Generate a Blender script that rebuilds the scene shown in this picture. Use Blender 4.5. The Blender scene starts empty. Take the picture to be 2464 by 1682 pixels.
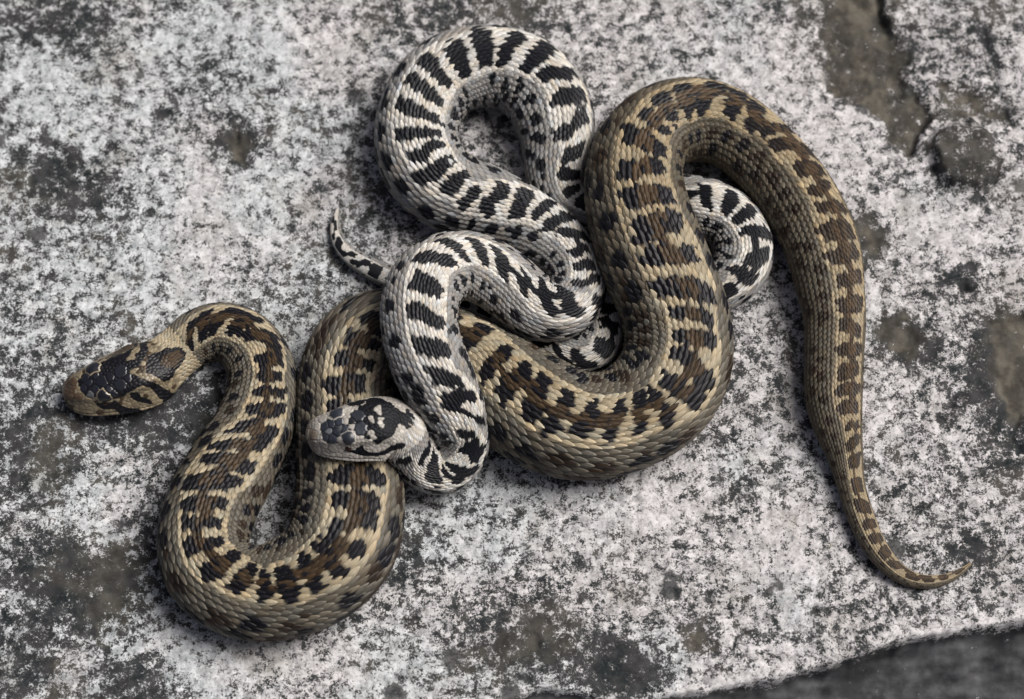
import bpy, math, random
import numpy as np

# ------------------------------------------------------------------ camera, sky, sun
K = 0.000126                      # metres per unit of the layout sketch (about 31 cm across the view)
TILT = math.radians(22.0)         # camera leans this far off straight down
FOCAL, SENSOR = 90.0, 36.0
FPX = FOCAL / SENSOR * 2464.0
DIST = FPX * K
CAM = np.array([0.0, -DIST * math.sin(TILT), DIST * math.cos(TILT)])
FWD = -CAM / np.linalg.norm(CAM)
RGT = np.array([1.0, 0.0, 0.0])
UPV = np.cross(RGT, FWD)

scene = bpy.context.scene
cam_data = bpy.data.cameras.new("camera")
cam = bpy.data.objects.new("camera", cam_data)
scene.collection.objects.link(cam)
cam.location = CAM
cam.rotation_euler = (TILT, 0.0, 0.0)
cam_data.lens = FOCAL
cam_data.sensor_width = SENSOR
cam_data.clip_start = 0.01
cam_data.clip_end = 50.0
cam_data.dof.use_dof = True
cam_data.dof.focus_distance = DIST - 0.020
cam_data.dof.aperture_fstop = 10.0
scene.camera = cam

SUN_AZ = math.radians(18.0)       # direction the light comes from, turned from +x towards +y
SUN_EL = math.radians(54.0)
world = bpy.data.worlds.new("World")
scene.world = world
world.use_nodes = True
wn = world.node_tree
wn.nodes.clear()
sky = wn.nodes.new("ShaderNodeTexSky")
sky.sky_type = 'NISHITA'
sky.sun_disc = False
sky.sun_elevation = SUN_EL
sky.sun_rotation = math.pi / 2 - SUN_AZ
sky.air_density = 0.5
sky.dust_density = 8.0
sky.ozone_density = 0.3
bg = wn.nodes.new("ShaderNodeBackground")
bg.inputs["Strength"].default_value = 0.052
wo = wn.nodes.new("ShaderNodeOutputWorld")
wn.links.new(sky.outputs[0], bg.inputs[0])
wn.links.new(bg.outputs[0], wo.inputs[0])

sun_data = bpy.data.lights.new("sun", 'SUN')
sun_data.energy = 2.3
sun_data.angle = math.radians(34.0)
sun_data.color = (1.0, 0.985, 0.96)
sun = bpy.data.objects.new("sun", sun_data)
scene.collection.objects.link(sun)
sun.rotation_euler = (0.0, math.pi / 2 - SUN_EL, SUN_AZ)

scene.view_settings.view_transform = 'Standard'
scene.view_settings.look = 'None'
scene.view_settings.gamma = 1.0
scene.view_settings.exposure = 0.24
scene.render.film_transparent = False

# ------------------------------------------------------------------ GEOM BEGIN
def plan(px, py, z=0.0):
    """a point of the layout sketch at height z (sketch units) -> metres"""
    d = FWD * FPX + RGT * (px - 1232.0) + UPV * (841.0 - py)
    t = (z * K - CAM[2]) / d[2]
    return CAM + d * t

def smooth1(a, sig):
    n = int(sig * 3) + 1
    k = np.exp(-0.5 * (np.arange(-n, n + 1) / sig) ** 2); k /= k.sum()
    a = np.asarray(a, float)
    if a.ndim == 1:
        p = np.concatenate([2 * a[0] - a[n:0:-1], a, 2 * a[-1] - a[-2:-n - 2:-1]])
        return np.convolve(p, k, 'valid')
    return np.stack([smooth1(a[:, i], sig) for i in range(a.shape[1])], 1)

def catmull(P, per=24):
    """centripetal Catmull-Rom through the rows of P (first three columns are the position)"""
    P = np.vstack([2 * P[0] - P[1], P, 2 * P[-1] - P[-2]])
    d = np.linalg.norm(np.diff(P[:, :3], axis=0), axis=1) ** 0.5 + 1e-9
    out = []
    for i in range(1, len(P) - 2):
        t0, t1 = 0.0, d[i - 1]; t2 = t1 + d[i]; t3 = t2 + d[i + 1]
        t = np.linspace(t1, t2, per, endpoint=False)[:, None]
        a1 = (t1 - t) / (t1 - t0) * P[i - 1] + (t - t0) / (t1 - t0) * P[i]
        a2 = (t2 - t) / (t2 - t1) * P[i] + (t - t1) / (t2 - t1) * P[i + 1]
        a3 = (t3 - t) / (t3 - t2) * P[i + 1] + (t - t2) / (t3 - t2) * P[i + 2]
        b1 = (t2 - t) / (t2 - t0) * a1 + (t - t0) / (t2 - t0) * a2
        b2 = (t3 - t) / (t3 - t1) * a2 + (t - t1) / (t3 - t1) * a3
        out.append((t2 - t) / (t2 - t1) * b1 + (t - t1) / (t2 - t1) * b2)
    out.append(P[-2][None])
    return np.vstack(out)

# head cross-section: crown, brow ridge, cheek, lip, throat  (x over half width, z over half height)
HX = np.array([0.0, .18, .36, .51, .60, .66, .79, .92, 1.0, .96, .80, .45, 0.0])
HZ = np.array([1.0, 1.0, .97, .90, .76, .50, .20, -.08, -.30, -.55, -.78, -.92, -.95])
HA = np.radians(np.array([0, 14, 28, 40, 52, 66, 80, 92, 104, 120, 138, 160, 180.0]))

class Tube:
    """centre line, half widths and frames of a snake; s runs in sketch units from the snout to the tail tip"""
    def __init__(self, pts, head_len, head_w):
        P = []
        for (px, py, hw, zb, hf) in pts:
            hh = hw * 0.80 * hf
            zc = zb + hh * 0.93
            w = plan(px, py, zc)
            P.append([w[0] / K, w[1] / K, zc, hw, hf])
        C = catmull(np.array(P))
        L = np.concatenate([[0], np.cumsum(np.linalg.norm(np.diff(C[:, :3], axis=0), axis=1))])
        n = int(L[-1] / 2.0)
        s = np.linspace(0, L[-1], n)
        C = np.stack([np.interp(s, L, C[:, i]) for i in range(5)], 1)
        tail = C[-1].copy(); head = C[0].copy()
        C[:, :3] = smooth1(C[:, :3], 9.0)
        C[:, 3:] = smooth1(C[:, 3:], 9.0)
        self.L = L[-1]; self.s = s; self.c = C[:, :3]
        self.hw = np.maximum(C[:, 3], 1.0); self.hh = self.hw * 0.80 * C[:, 4]
        T = np.gradient(self.c, axis=0); T /= np.linalg.norm(T, axis=1)[:, None]
        T = smooth1(T, 5.0); T /= np.linalg.norm(T, axis=1)[:, None]
        U = np.array([0, 0, 1.0]) - T * T[:, 2:3]; U /= np.linalg.norm(U, axis=1)[:, None]
        S = np.cross(T, U)                       # right-hand side when travelling towards the tail
        self.T, self.U, self.S = T, U, S
        dT = np.gradient(T, axis=0) / np.gradient(s)[:, None]
        self.k = smooth1((dT * S).sum(1), 18.0)   # signed curvature, + bends to the right
        # head outline
        self.hl = head_len
        u = np.clip(s / head_len, 0, 2)
        hwid = np.interp(u, head_w[0], head_w[1])
        hwid = smooth1(hwid, 3.0)
        self.hmix = np.clip((1.16 - u) / 0.30, 0, 1) ** 1.0
        m = np.clip((1.10 - u) / 0.18, 0, 1); m = m * m * (3 - 2 * m)
        self.hw = hwid * m + self.hw * (1 - m)
        hz = np.interp(u, [0, .03, .08, .16, .30, .5, .75, 1.0, 1.2], [3, 16, 26, 33, 40, 45, 46, 44, 44])
        self.hh = hz * m + self.hh * (1 - m)
        self.roll = np.zeros(n)

    def at(self, arr, s):
        s = np.asarray(s, float)
        if arr.ndim == 1:
            return np.interp(s, self.s, arr)
        return np.stack([np.interp(s, self.s, arr[:, i]) for i in range(arr.shape[1])], -1)

    def section(self, s, a):
        hw = self.at(self.hw, s); hh = self.at(self.hh, s); m = self.at(self.hmix, s)
        ca, sa = np.cos(a), np.sin(a)
        x0 = sa
        z0 = np.where(ca >= 0, ca, -0.86 * np.abs(ca) ** 0.72)
        aa = np.abs((a + np.pi) % (2 * np.pi) - np.pi)
        x1 = np.interp(aa, HA, HX) * np.sign(sa); z1 = np.interp(aa, HA, HZ)
        return hw * (x0 * (1 - m) + x1 * m), hh * (z0 * (1 - m) + z1 * m)

    def point(self, s, phi, h=0.0, raw=False):
        """phi is measured from the dorsal line, + to the right; h lifts off the skin"""
        s = np.asarray(s, float)
        a = np.asarray(phi, float) + (0 if raw else self.at(self.roll, s))
        x, z = self.section(s, a)
        e = 1e-3
        x2, z2 = self.section(s, a + e); x3, z3 = self.section(s, a - e)
        nx, nz = (z3 - z2), (x2 - x3)
        nl = np.hypot(nx, nz) + 1e-12; nx, nz = nx / nl, nz / nl
        x = x + nx * h; z = z + nz * h
        k = self.at(self.k, s)
        lim = 0.97 / np.maximum(np.abs(k), 1e-4)
        inner = (x * k) > 0
        xin = np.sign(x) * np.where(np.abs(x) > 0.5 * lim,
                                    0.5 * lim + 0.5 * lim * np.tanh((np.abs(x) - 0.5 * lim) / (0.5 * lim)), np.abs(x))
        x = np.where(inner, xin, x)
        c = self.at(self.c, s); S = self.at(self.S, s); U = self.at(self.U, s)
        return (c + S * x[..., None] + U * z[..., None]) * K

H1 = [(0, .02, .06, .12, .25, .5, .75, .92, 1.0, 1.08, 1.2), (4, 24, 39, 51, 65, 78, 87, 85, 78, 66, 58)]
H2 = [(0, .02, .06, .12, .25, .5, .75, .92, 1.0, 1.08, 1.2), (4, 24, 38, 48, 58, 72, 79, 80, 78, 72, 66)]

BROWN_PTS = [
    (152, 941, 10, 22, 1), (203, 937, 46, 16, 1), (273, 919, 66, 12, 1), (342, 897, 80, 8, 1), (392, 872, 66, 4, 1),
    (427, 848, 57, 2, 1), (451, 826, 62, 0, 1), (487, 805, 67, 0, 1), (541, 798, 72, 0, 1), (592, 824, 75, 0, 1), (622, 870, 78, 0, 1),
    (632, 921, 81, 0, 1), (613, 1021, 92, 0, 1), (561, 1118, 102, 0, 1), (511, 1210, 104, 0, 1), (488, 1291, 104, 0, 1),
    (503, 1366, 105, 0, 1), (562, 1413, 107, 0, 1), (632, 1427, 109, 0, 1), (709, 1407, 115, 0, 1), (779, 1365, 122, 0, 1),
    (825, 1299, 127, 0, 1), (842, 1204, 124, 0, .92), (838, 1113, 119, 0, .84), (834, 1000, 116, 0, .82), (840, 905, 116, 0, .82),
    (872, 836, 118, 0, .82), (945, 806, 118, 0, .80), (1040, 840, 118, 0, .80), (1145, 897, 122, 0, .86), (1252, 962, 130, 0, .95),
    (1337, 1008, 130, 0, 1), (1410, 1024, 126, 0, 1), (1502, 1008, 122, 0, 1), (1582, 955, 127, 0, 1), (1627, 880, 128, 0, 1),
    (1633, 800, 125, 12, 1), (1618, 730, 124, 34, .96), (1582, 643, 127, 52, .94), (1553, 565, 125, 62, .94), (1528, 470, 119, 62, .94),
    (1526, 412, 115, 54, .94), (1534, 375, 111, 44, .96), (1553, 340, 107, 30, 1), (1585, 308, 106, 16, 1), (1637, 289, 106, 4, 1),
    (1697, 289, 103, 0, 1), (1763, 315, 98, 0, 1), (1833, 374, 95, 0, 1), (1898, 446, 95, 0, 1), (1946, 520, 92, 0, 1),
    (1980, 600, 89, 0, 1), (1997, 692, 81, 0, 1), (2008, 765, 73, 0, 1), (2007, 856, 69, 0, 1), (2006, 960, 66, 0, 1),
    (2018, 1036, 55, 0, 1), (2032, 1088, 43, 0, 1), (2048, 1168, 32, 0, 1), (2070, 1240, 31, 0, 1), (2100, 1307, 28, 0, 1),
    (2134, 1354, 24, 0, 1), (2180, 1390, 19, 0, 1), (2222, 1401, 16, 0, 1), (2254, 1399, 14, 0, 1), (2295, 1387, 10, 0, 1), (2337, 1356, 3, 0, 1)]

WHITE_PTS = [
    (738, 1043, 10, 160, 1), (800, 1040, 48, 158, 1), (860, 1033, 64, 152, 1), (920, 1025, 76, 142, 1), (956, 1033, 70, 124, 1),
    (985, 1070, 60, 92, 1), (1012, 1110, 58, 50, 1), (1048, 1130, 61, 22, 1), (1088, 1114, 63, 22, 1), (1110, 1062, 66, 48, 1),
    (1090, 990, 76, 104, 1), (1048, 907, 87, 146, .95), (1017, 827, 87, 160, .92), (1008, 770, 88, 158, .92), (1012, 716, 89, 148, .92),
    (1034, 672, 88, 132, .95), (1070, 645, 86, 116, .95), (1113, 636, 83, 98, .95), (1170, 652, 81, 78, .95), (1222, 685, 79, 62, .95),
    (1264, 722, 77, 52, .95), (1310, 746, 77, 46, .95), (1358, 738, 74, 46, .95), (1388, 700, 70, 46, .95), (1388, 650, 68, 44, .95),
    (1360, 606, 71, 36, .95), (1318, 570, 79, 26, .95), (1262, 535, 86, 14, .96), (1165, 487, 93, 4, 1), (1085, 460, 100, 0, 1),
    (1022, 402, 103, 0, 1), (1001, 325, 101, 0, 1), (1022, 242, 101, 0, 1), (1065, 188, 102, 0, 1), (1120, 163, 103, 0, 1),
    (1181, 158, 103, 0, 1), (1250, 175, 103, 0, 1), (1305, 222, 102, 0, 1), (1334, 285, 98, 0, 1), (1340, 345, 86, 0, 1),
    (1334, 410, 72, 0, 1), (1346, 470, 64, 0, .8), (1396, 510, 62, 0, .66), (1480, 500, 64, 0, .62), (1580, 480, 66, 0, .66), (1640, 486, 70, 0, .8),
    (1695, 498, 74, 0, .95), (1750, 524, 72, 0, 1), (1785, 575, 72, 0, 1), (1785, 635, 70, 0, 1), (1748, 680, 64, 0, .95), (1690, 700, 60, 0, .8),
    (1600, 690, 58, 0, .66), (1510, 690, 58, 0, .66), (1455, 720, 57, 0, .7), (1440, 775, 57, 0, .8), (1440, 822, 56, 0, .9), (1408, 846, 54, 0, .9),
    (1360, 832, 52, 0, .8), (1300, 790, 48, 0, .7), (1200, 740, 44, 0, .6), (1080, 700, 38, 0, .6), (985, 682, 33, 0, .7),
    (905, 652, 27, 0, 1), (868, 632, 24, 0, 1), (838, 612, 21, 0, 1), (815, 583, 17, 0, 1), (806, 550, 13, 0, 1), (808, 522, 9, 0, 1), (814, 503, 3, 0, 1)]
# ------------------------------------------------------------------ GEOM END

# ------------------------------------------------------------------ markings, in body coordinates
# ROLL: twist of the back, every 40 units from the snout; BARS: (s, half slant, middle angle, half angle)
# PAINT: outlines on the head (s, angle); SHIELDS: head plates (class, s, angle, size, rim)
BROWN_ROLL = [0,0,0,0,0,0,0,1,1,-2,-6,-11,-15,-17,-19,-19,-18,-18,-16,-14,-10,-7,-4,-2,-2,-2,-3,-4,-4,-3,-1,2,5,8,9,10,11,11,11,11,11,10,8,7,6,5,4,4,3,1,-3,-7,-11,-15,-19,-21,-21,-18,-12,-7,-2,2,5,7,10,13,15,18,20,21,21,20,18,16,14,13,12,11,11,10,9,8,8,8,7,5,3,0,-3,-7,-12,-17,-21,-25,-28,-31,-33,-33,-32,-30,-29,-28,-28,-29,-30,-31,-31,-30,-30,-29,-29,-29,-29,-28,-28,-26,-24,-22,-20,-19,-18,-18,-18,-18,-18,-18,-18,-18,-18,-18]
BROWN_BARS = [(350,-15,9,23),(389,-14,2,26),(432,-12,-2,27),(475,-12,-3,30),(518,-18,-5,27),(586,-6,-2,22),(622,0,3,17),(662,10,-1,22),(702,12,-2,24),(760,28,-3,26),(806,29,1,30),(852,25,1,30),(912,22,6,28),(969,16,1,24),(1012,-2,-1,22),(1066,-1,0,23),(1145,-15,-4,22),(1215,-20,-3,18),(1262,-12,2,14),(1306,-4,2,18),(1366,-6,0,20),(1410,-2,1,21),(1446,11,1,21),(1486,11,0,22),(1532,8,1,23),(1600,-2,1,25),(1660,0,0,22),(1719,0,0,22),(1779,0,-1,22),(1839,6,-2,19),(1906,6,3,23),(1969,14,4,19),(2010,10,0,14),(2068,0,-1,22),(2126,0,-1,22),(2183,0,-2,22),(2241,-6,-8,26),(2332,-2,0,24),(2396,-1,3,22),(2459,6,0,22),(2515,0,0,22),(2570,-12,0,20),(2634,-24,0,20),(2692,-28,-1,19),(2732,-10,2,19),(2781,1,4,24),(2836,1,2,25),(2905,-2,-1,20),(2961,-21,-1,20),(3015,-22,-1,28),(3102,-5,1,27),(3170,-2,-1,26),(3245,-2,0,25),(3319,1,0,25),(3396,-9,2,26),(3470,-8,2,20),(3528,-12,1,22),(3590,-10,2,24),(3645,-5,-3,27),(3708,8,-1,25),(3755,12,4,27),(3815,-5,-8,29),(3869,-24,-3,29),(3941,-9,1,23),(3988,-8,1,23),(4039,-6,0,25),(4099,4,3,27),(4152,5,1,28),(4208,5,-5,27),(4274,9,1,26),(4330,0,1,22),(4386,9,0,24),(4438,15,0,22),(4485,12,1,25),(4530,10,0,25),(4574,11,-5,19),(4611,11,0,19),(4650,10,1,22),(4718,-2,3,24),(4770,-5,1,32),(4815,0,0,32),(4850,0,0,32),(4889,1,0,32),(4930,-2,0,32),(4974,-4,0,32),(5012,-2,0,32),(5054,-4,0,32),(5096,-1,0,32)]
WHITE_ROLL = [0,0,0,0,0,0,4,13,21,25,29,29,25,20,15,11,9,8,8,8,8,7,4,0,-4,-7,-8,-9,-8,-7,-3,4,13,20,24,24,24,24,24,21,15,7,0,-6,-7,-6,-3,0,2,3,3,3,3,3,2,0,-3,-8,-13,-17,-20,-23,-25,-26,-28,-29,-28,-27,-24,-20,-16,-13,-9,-5,-2,0,0,-3,-8,-14,-19,-24,-27,-29,-30,-31,-31,-31,-31,-30,-30,-30,-30,-32,-34,-37,-40,-41,-41,-39,-37,-35,-33,-31,-29,-27,-25,-23,-21,-20,-19,-18,-18,-18,-18,-18,-18]
WHITE_BARS = [(281,6,32,16),(289,24,-29,24),(348,28,-9,34),(404,9,12,28),(421,21,13,29),(482,0,7,25),(530,-12,-15,14),(558,-28,4,28),(602,-18,1,27),(641,-9,-1,17),(652,-18,-5,15),(706,-19,-3,20),(779,-16,4,23),(856,-9,4,23),(940,12,-2,25),(990,12,-1,22),(1045,25,-3,20),(1104,31,-1,18),(1182,38,-4,14),(1244,34,-12,26),(1308,10,-7,32),(1348,5,39,14),(1361,4,-3,28),(1398,-8,-11,20),(1435,-10,-8,17),(1476,-16,4,23),(1521,-4,7,34),(1566,1,8,31),(1615,8,0,31),(1680,18,-5,28),(1745,-8,-14,16),(1781,-21,2,19),(1841,-19,0,26),(1894,-14,5,23),(1944,-9,0,27),(2008,-20,-1,31),(2071,-14,3,27),(2132,0,-2,28),(2205,2,6,27),(2270,2,1,29),(2328,0,-1,30),(2391,6,-3,32),(2446,1,0,24),(2499,4,-1,25),(2558,10,1,27),(2622,25,-6,17),(2677,0,-2,22),(2731,0,0,22),(2786,0,0,22),(2840,0,0,22),(2894,0,0,22),(2949,0,1,22),(3003,0,4,22),(3058,5,10,14),(3094,21,0,26),(3154,16,0,28),(3192,8,1,26),(3230,0,-6,32),(3285,10,-6,24),(3326,14,6,26),(3359,9,-3,14),(3415,0,-1,22),(3471,0,0,22),(3528,0,0,22),(3584,0,0,22),(3640,0,0,22),(3696,0,2,22),(3752,8,6,23),(3792,2,3,29),(3830,8,-9,25),(3861,14,-4,19),(3919,0,-1,22),(3977,0,0,22),(4034,0,0,22),(4092,0,0,22),(4149,0,0,22),(4207,0,0,22),(4265,0,0,22),(4322,0,0,22),(4380,-2,1,32),(4414,-6,1,32),(4458,-2,0,32),(4496,4,0,32),(4529,-1,0,32),(4555,0,0,32)]
BROWN_PAINT = [('k',[(70,-25),(90,-37),(115,-37),(135,-47),(150,-59),(180,-49),(232,-93),(240,-69),(255,-59),(227,-21),(202,-5),(195,5),(180,1),(180,13),(197,31),(207,47),(222,75),(240,99),(252,105),(235,105),(220,117),(207,83),(200,59),(187,43),(175,49),(160,65),(145,65),(127,65),(110,65),(95,47),(72,41),(62,17),(57,-13)]),('p',[(177,-23),(192,-37),(235,-83),(220,-43),(202,-25),(190,-15)]),('b',[(137,-85),(172,-103),(227,-101),(230,-95),(180,-53),(152,-49)]),('k',[(220,-9),(240,-11),(272,-3),(307,11),(310,31),(295,43),(265,53),(237,63),(225,57),(215,39),(205,19),(210,-1)]),('b',[(247,7),(295,15),(300,31),(262,43),(240,31),(235,15)]),('p',[(162,55),(185,45),(195,63),(205,83),(215,99),(195,119),(162,99),(132,83),(127,69),(142,71)]),('k',[(167,55),(180,61),(182,75),(195,85),(197,97),(185,89),(172,81),(162,71)]),('k',[(85,71),(112,71),(130,71),(135,81),(147,89),(167,97),(195,119),(210,117),(187,115),(157,119),(132,119),(120,89),(97,85)]),('k',[(82,73),(115,73),(117,85),(97,87)]),('n',[(12,9),(25,-21),(47,-25),(55,-5),(50,17),(52,39),(37,73),(25,57)]),('g',[(77,27),(90,29),(87,47),(77,43)])]
BROWN_SHIELDS = [('d',97,-33,15,'p'),('d',110,49,15,'p'),('d',112,9,12,'k'),('d',160,-1,13,'k'),('d',152,29,12,'k'),('d',122,35,8,'k'),('d',82,3,6,'k'),('d',70,15,5,'k'),('g',82,37,6,'k'),('n',42,-11,6,'n'),('n',57,43,6,'n'),('p',60,-31,6,'p'),('d',77,-13,6,'k'),('d',132,5,8,'k'),('p',75,57,7,'p'),('d',95,25,7,'k'),('d',100,-11,6,'k'),('d',132,49,6,'k'),('d',170,19,7,'k')]
WHITE_PAINT = [('k',[(150,-87),(170,-99),(187,-85),(195,-33),(202,-27),(210,-27),(215,-41),(222,-37),(227,-29),(230,-13),(220,5),(212,1),(200,5),(197,23),(192,37),(177,49),(170,61),(165,69),(155,51),(140,41),(132,23),(120,5),(125,-15),(132,-33)]),('k',[(100,-103),(137,-103),(150,-103),(157,-87),(145,-41),(125,-57)]),('p',[(140,-51),(152,-83),(152,-53),(145,-39)]),('p',[(167,-33),(177,-37),(177,-25),(177,-9),(172,-7),(165,-19)]),('p',[(170,-5),(177,-3),(177,13),(175,19),(167,9)]),('p',[(152,-13),(162,-7),(162,5),(157,5),(152,-5)]),('p',[(142,35),(155,23),(160,33),(162,45),(155,45),(152,33),(145,39)]),('k',[(90,75),(115,75),(120,71),(135,63),(135,75),(145,83),(165,83),(185,77),(197,63),(210,41),(225,33),(235,31),(232,51),(187,89),(150,91),(125,89),(110,83)]),('d',[(52,-19),(70,-23),(80,-13),(97,-15),(110,3),(117,15),(120,33),(112,45),(92,51),(67,55),(60,37),(55,13)]),('n',[(27,1),(35,1),(40,33),(32,55),(25,39)])]
WHITE_SHIELDS = [('d',87,-35,14,'p'),('d',107,37,13,'p'),('d',132,-17,12,'k'),('d',135,17,12,'k'),('d',92,-9,7,'k'),('d',62,-1,8,'k'),('d',75,-5,6,'k'),('g',70,17,6,'k'),('d',77,37,9,'k'),('d',85,21,7,'k'),('d',100,13,7,'k'),('g',95,11,5,'g'),('p',45,-1,6,'p'),('n',37,27,7,'n'),('p',40,63,6,'p'),('p',57,61,8,'p'),('p',72,71,8,'p'),('p',57,-27,7,'p'),('p',110,-53,7,'p'),('k',117,-5,6,'k'),('p',117,9,4,'p'),('p',90,43,4,'p'),('d',65,33,6,'k'),('p',107,-7,4,'p')]

# ------------------------------------------------------------------ helpers
def link(o, parent=None):
    scene.collection.objects.link(o)
    if parent is not None:
        o.parent = parent
        o.matrix_parent_inverse = parent.matrix_world.inverted()
    return o

def mesh_obj(name, V, F, mat, parent=None, col=None, smooth=True, attrs=None):
    """V (n,3) metres, F (m,4) or (m,3) integer array -> one mesh object"""
    me = bpy.data.meshes.new(name)
    V = np.ascontiguousarray(V, dtype=np.float32); F = np.ascontiguousarray(F, dtype=np.int32)
    k = F.shape[1]
    me.vertices.add(len(V)); me.vertices.foreach_set("co", V.ravel())
    me.loops.add(F.size); me.loops.foreach_set("vertex_index", F.ravel())
    me.polygons.add(len(F))
    me.polygons.foreach_set("loop_start", np.arange(0, F.size, k, dtype=np.int32))
    me.polygons.foreach_set("loop_total", np.full(len(F), k, dtype=np.int32))
    if smooth:
        me.polygons.foreach_set("use_smooth", np.ones(len(F), dtype=bool))
    if col is not None:
        a = me.attributes.new("col", 'FLOAT_COLOR', 'POINT')
        a.data.foreach_set("color", np.ascontiguousarray(col, dtype=np.float32).ravel())
    for nm, arr in (attrs or {}).items():
        a = me.attributes.new(nm, 'FLOAT', 'POINT')
        a.data.foreach_set("value", np.ascontiguousarray(arr, dtype=np.float32).ravel())
    me.update(); me.validate()
    me.materials.append(mat)
    return link(bpy.data.objects.new(name, me), parent)

def grid_faces(n, m, wrap=False):
    i, j = np.meshgrid(np.arange(n - 1), np.arange(m if wrap else m - 1), indexing='ij')
    j2 = (j + 1) % m
    return np.stack([i * m + j, i * m + j2, (i + 1) * m + j2, (i + 1) * m + j], -1).reshape(-1, 4)

def sstep(a, b, x):
    t = np.clip((x - a) / (b - a), 0, 1)
    return t * t * (3 - 2 * t)

def vnoise(x, y, seed):
    """smooth lattice noise, 0..1"""
    xi = np.floor(x).astype(np.int64); yi = np.floor(y).astype(np.int64)
    fx, fy = x - xi, y - yi
    fx = fx * fx * fx * (fx * (fx * 6 - 15) + 10); fy = fy * fy * fy * (fy * (fy * 6 - 15) + 10)
    def h(a, b):
        n = (a * 374761393 + b * 668265263 + seed * 2147483647) & 0xFFFFFFFF
        n = ((n ^ (n >> 13)) * 1274126177) & 0xFFFFFFFF
        n = n ^ (n >> 16)
        return (n & 0xFFFFFF) / float(0xFFFFFF)
    return (h(xi, yi) * (1 - fx) + h(xi + 1, yi) * fx) * (1 - fy) + (h(xi, yi + 1) * (1 - fx) + h(xi + 1, yi + 1) * fx) * fy

def fbm(x, y, octaves, seed, gain=0.5):
    a, t, v = 1.0, 0.0, 0.0
    for o in range(octaves):
        c, s = math.cos(o * 1.1), math.sin(o * 1.1)
        v = v + a * vnoise((x * c - y * s) * 2 ** o, (x * s + y * c) * 2 ** o, seed + o * 17)
        t += a; a *= gain
    return v / t

class Nodes:
    def __init__(self, mat):
        mat.use_nodes = True
        self.t = mat.node_tree; self.t.nodes.clear()
    def n(self, kind, **kw):
        nd = self.t.nodes.new(kind)
        for k, v in kw.items():
            if k.startswith('i_'):
                nd.inputs[k[2:].replace('_', ' ')].default_value = v
            else:
                setattr(nd, k, v)
        return nd
    def l(self, a, b):
        self.t.links.new(a, b)
    def math(self, op, a, b=None, clamp=False):
        nd = self.t.nodes.new("ShaderNodeMath"); nd.operation = op; nd.use_clamp = clamp
        for i, v in enumerate((a, b)):
            if v is None: continue
            if hasattr(v, 'links'): self.l(v, nd.inputs[i])
            else: nd.inputs[i].default_value = v
        return nd.outputs[0]
    def ramp(self, x, lo, hi):
        nd = self.t.nodes.new("ShaderNodeMapRange"); nd.interpolation_type = 'SMOOTHSTEP'
        self.l(x, nd.inputs[0])
        for i, v in ((1, lo), (2, hi)):
            if hasattr(v, 'links'): self.l(v, nd.inputs[i])
            else: nd.inputs[i].default_value = v
        return nd.outputs[0]
    def mix(self, f, a, b):
        nd = self.t.nodes.new("ShaderNodeMix"); nd.data_type = 'RGBA'
        for sock, v in ((nd.inputs[0], f), (nd.inputs[6], a), (nd.inputs[7], b)):
            if hasattr(v, 'links'): self.l(v, sock)
            elif isinstance(v, tuple): sock.default_value = (*v, 1.0)
            else: sock.default_value = v
        return nd.outputs[2]
    def noise(self, vec, scale, detail=2.0, rough=0.5, distort=0.0):
        nd = self.n("ShaderNodeTexNoise")
        nd.inputs["Scale"].default_value = scale; nd.inputs["Detail"].default_value = detail
        nd.inputs["Roughness"].default_value = rough; nd.inputs["Distortion"].default_value = distort
        self.l(vec, nd.inputs["Vector"])
        return nd.outputs["Fac"]

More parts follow.
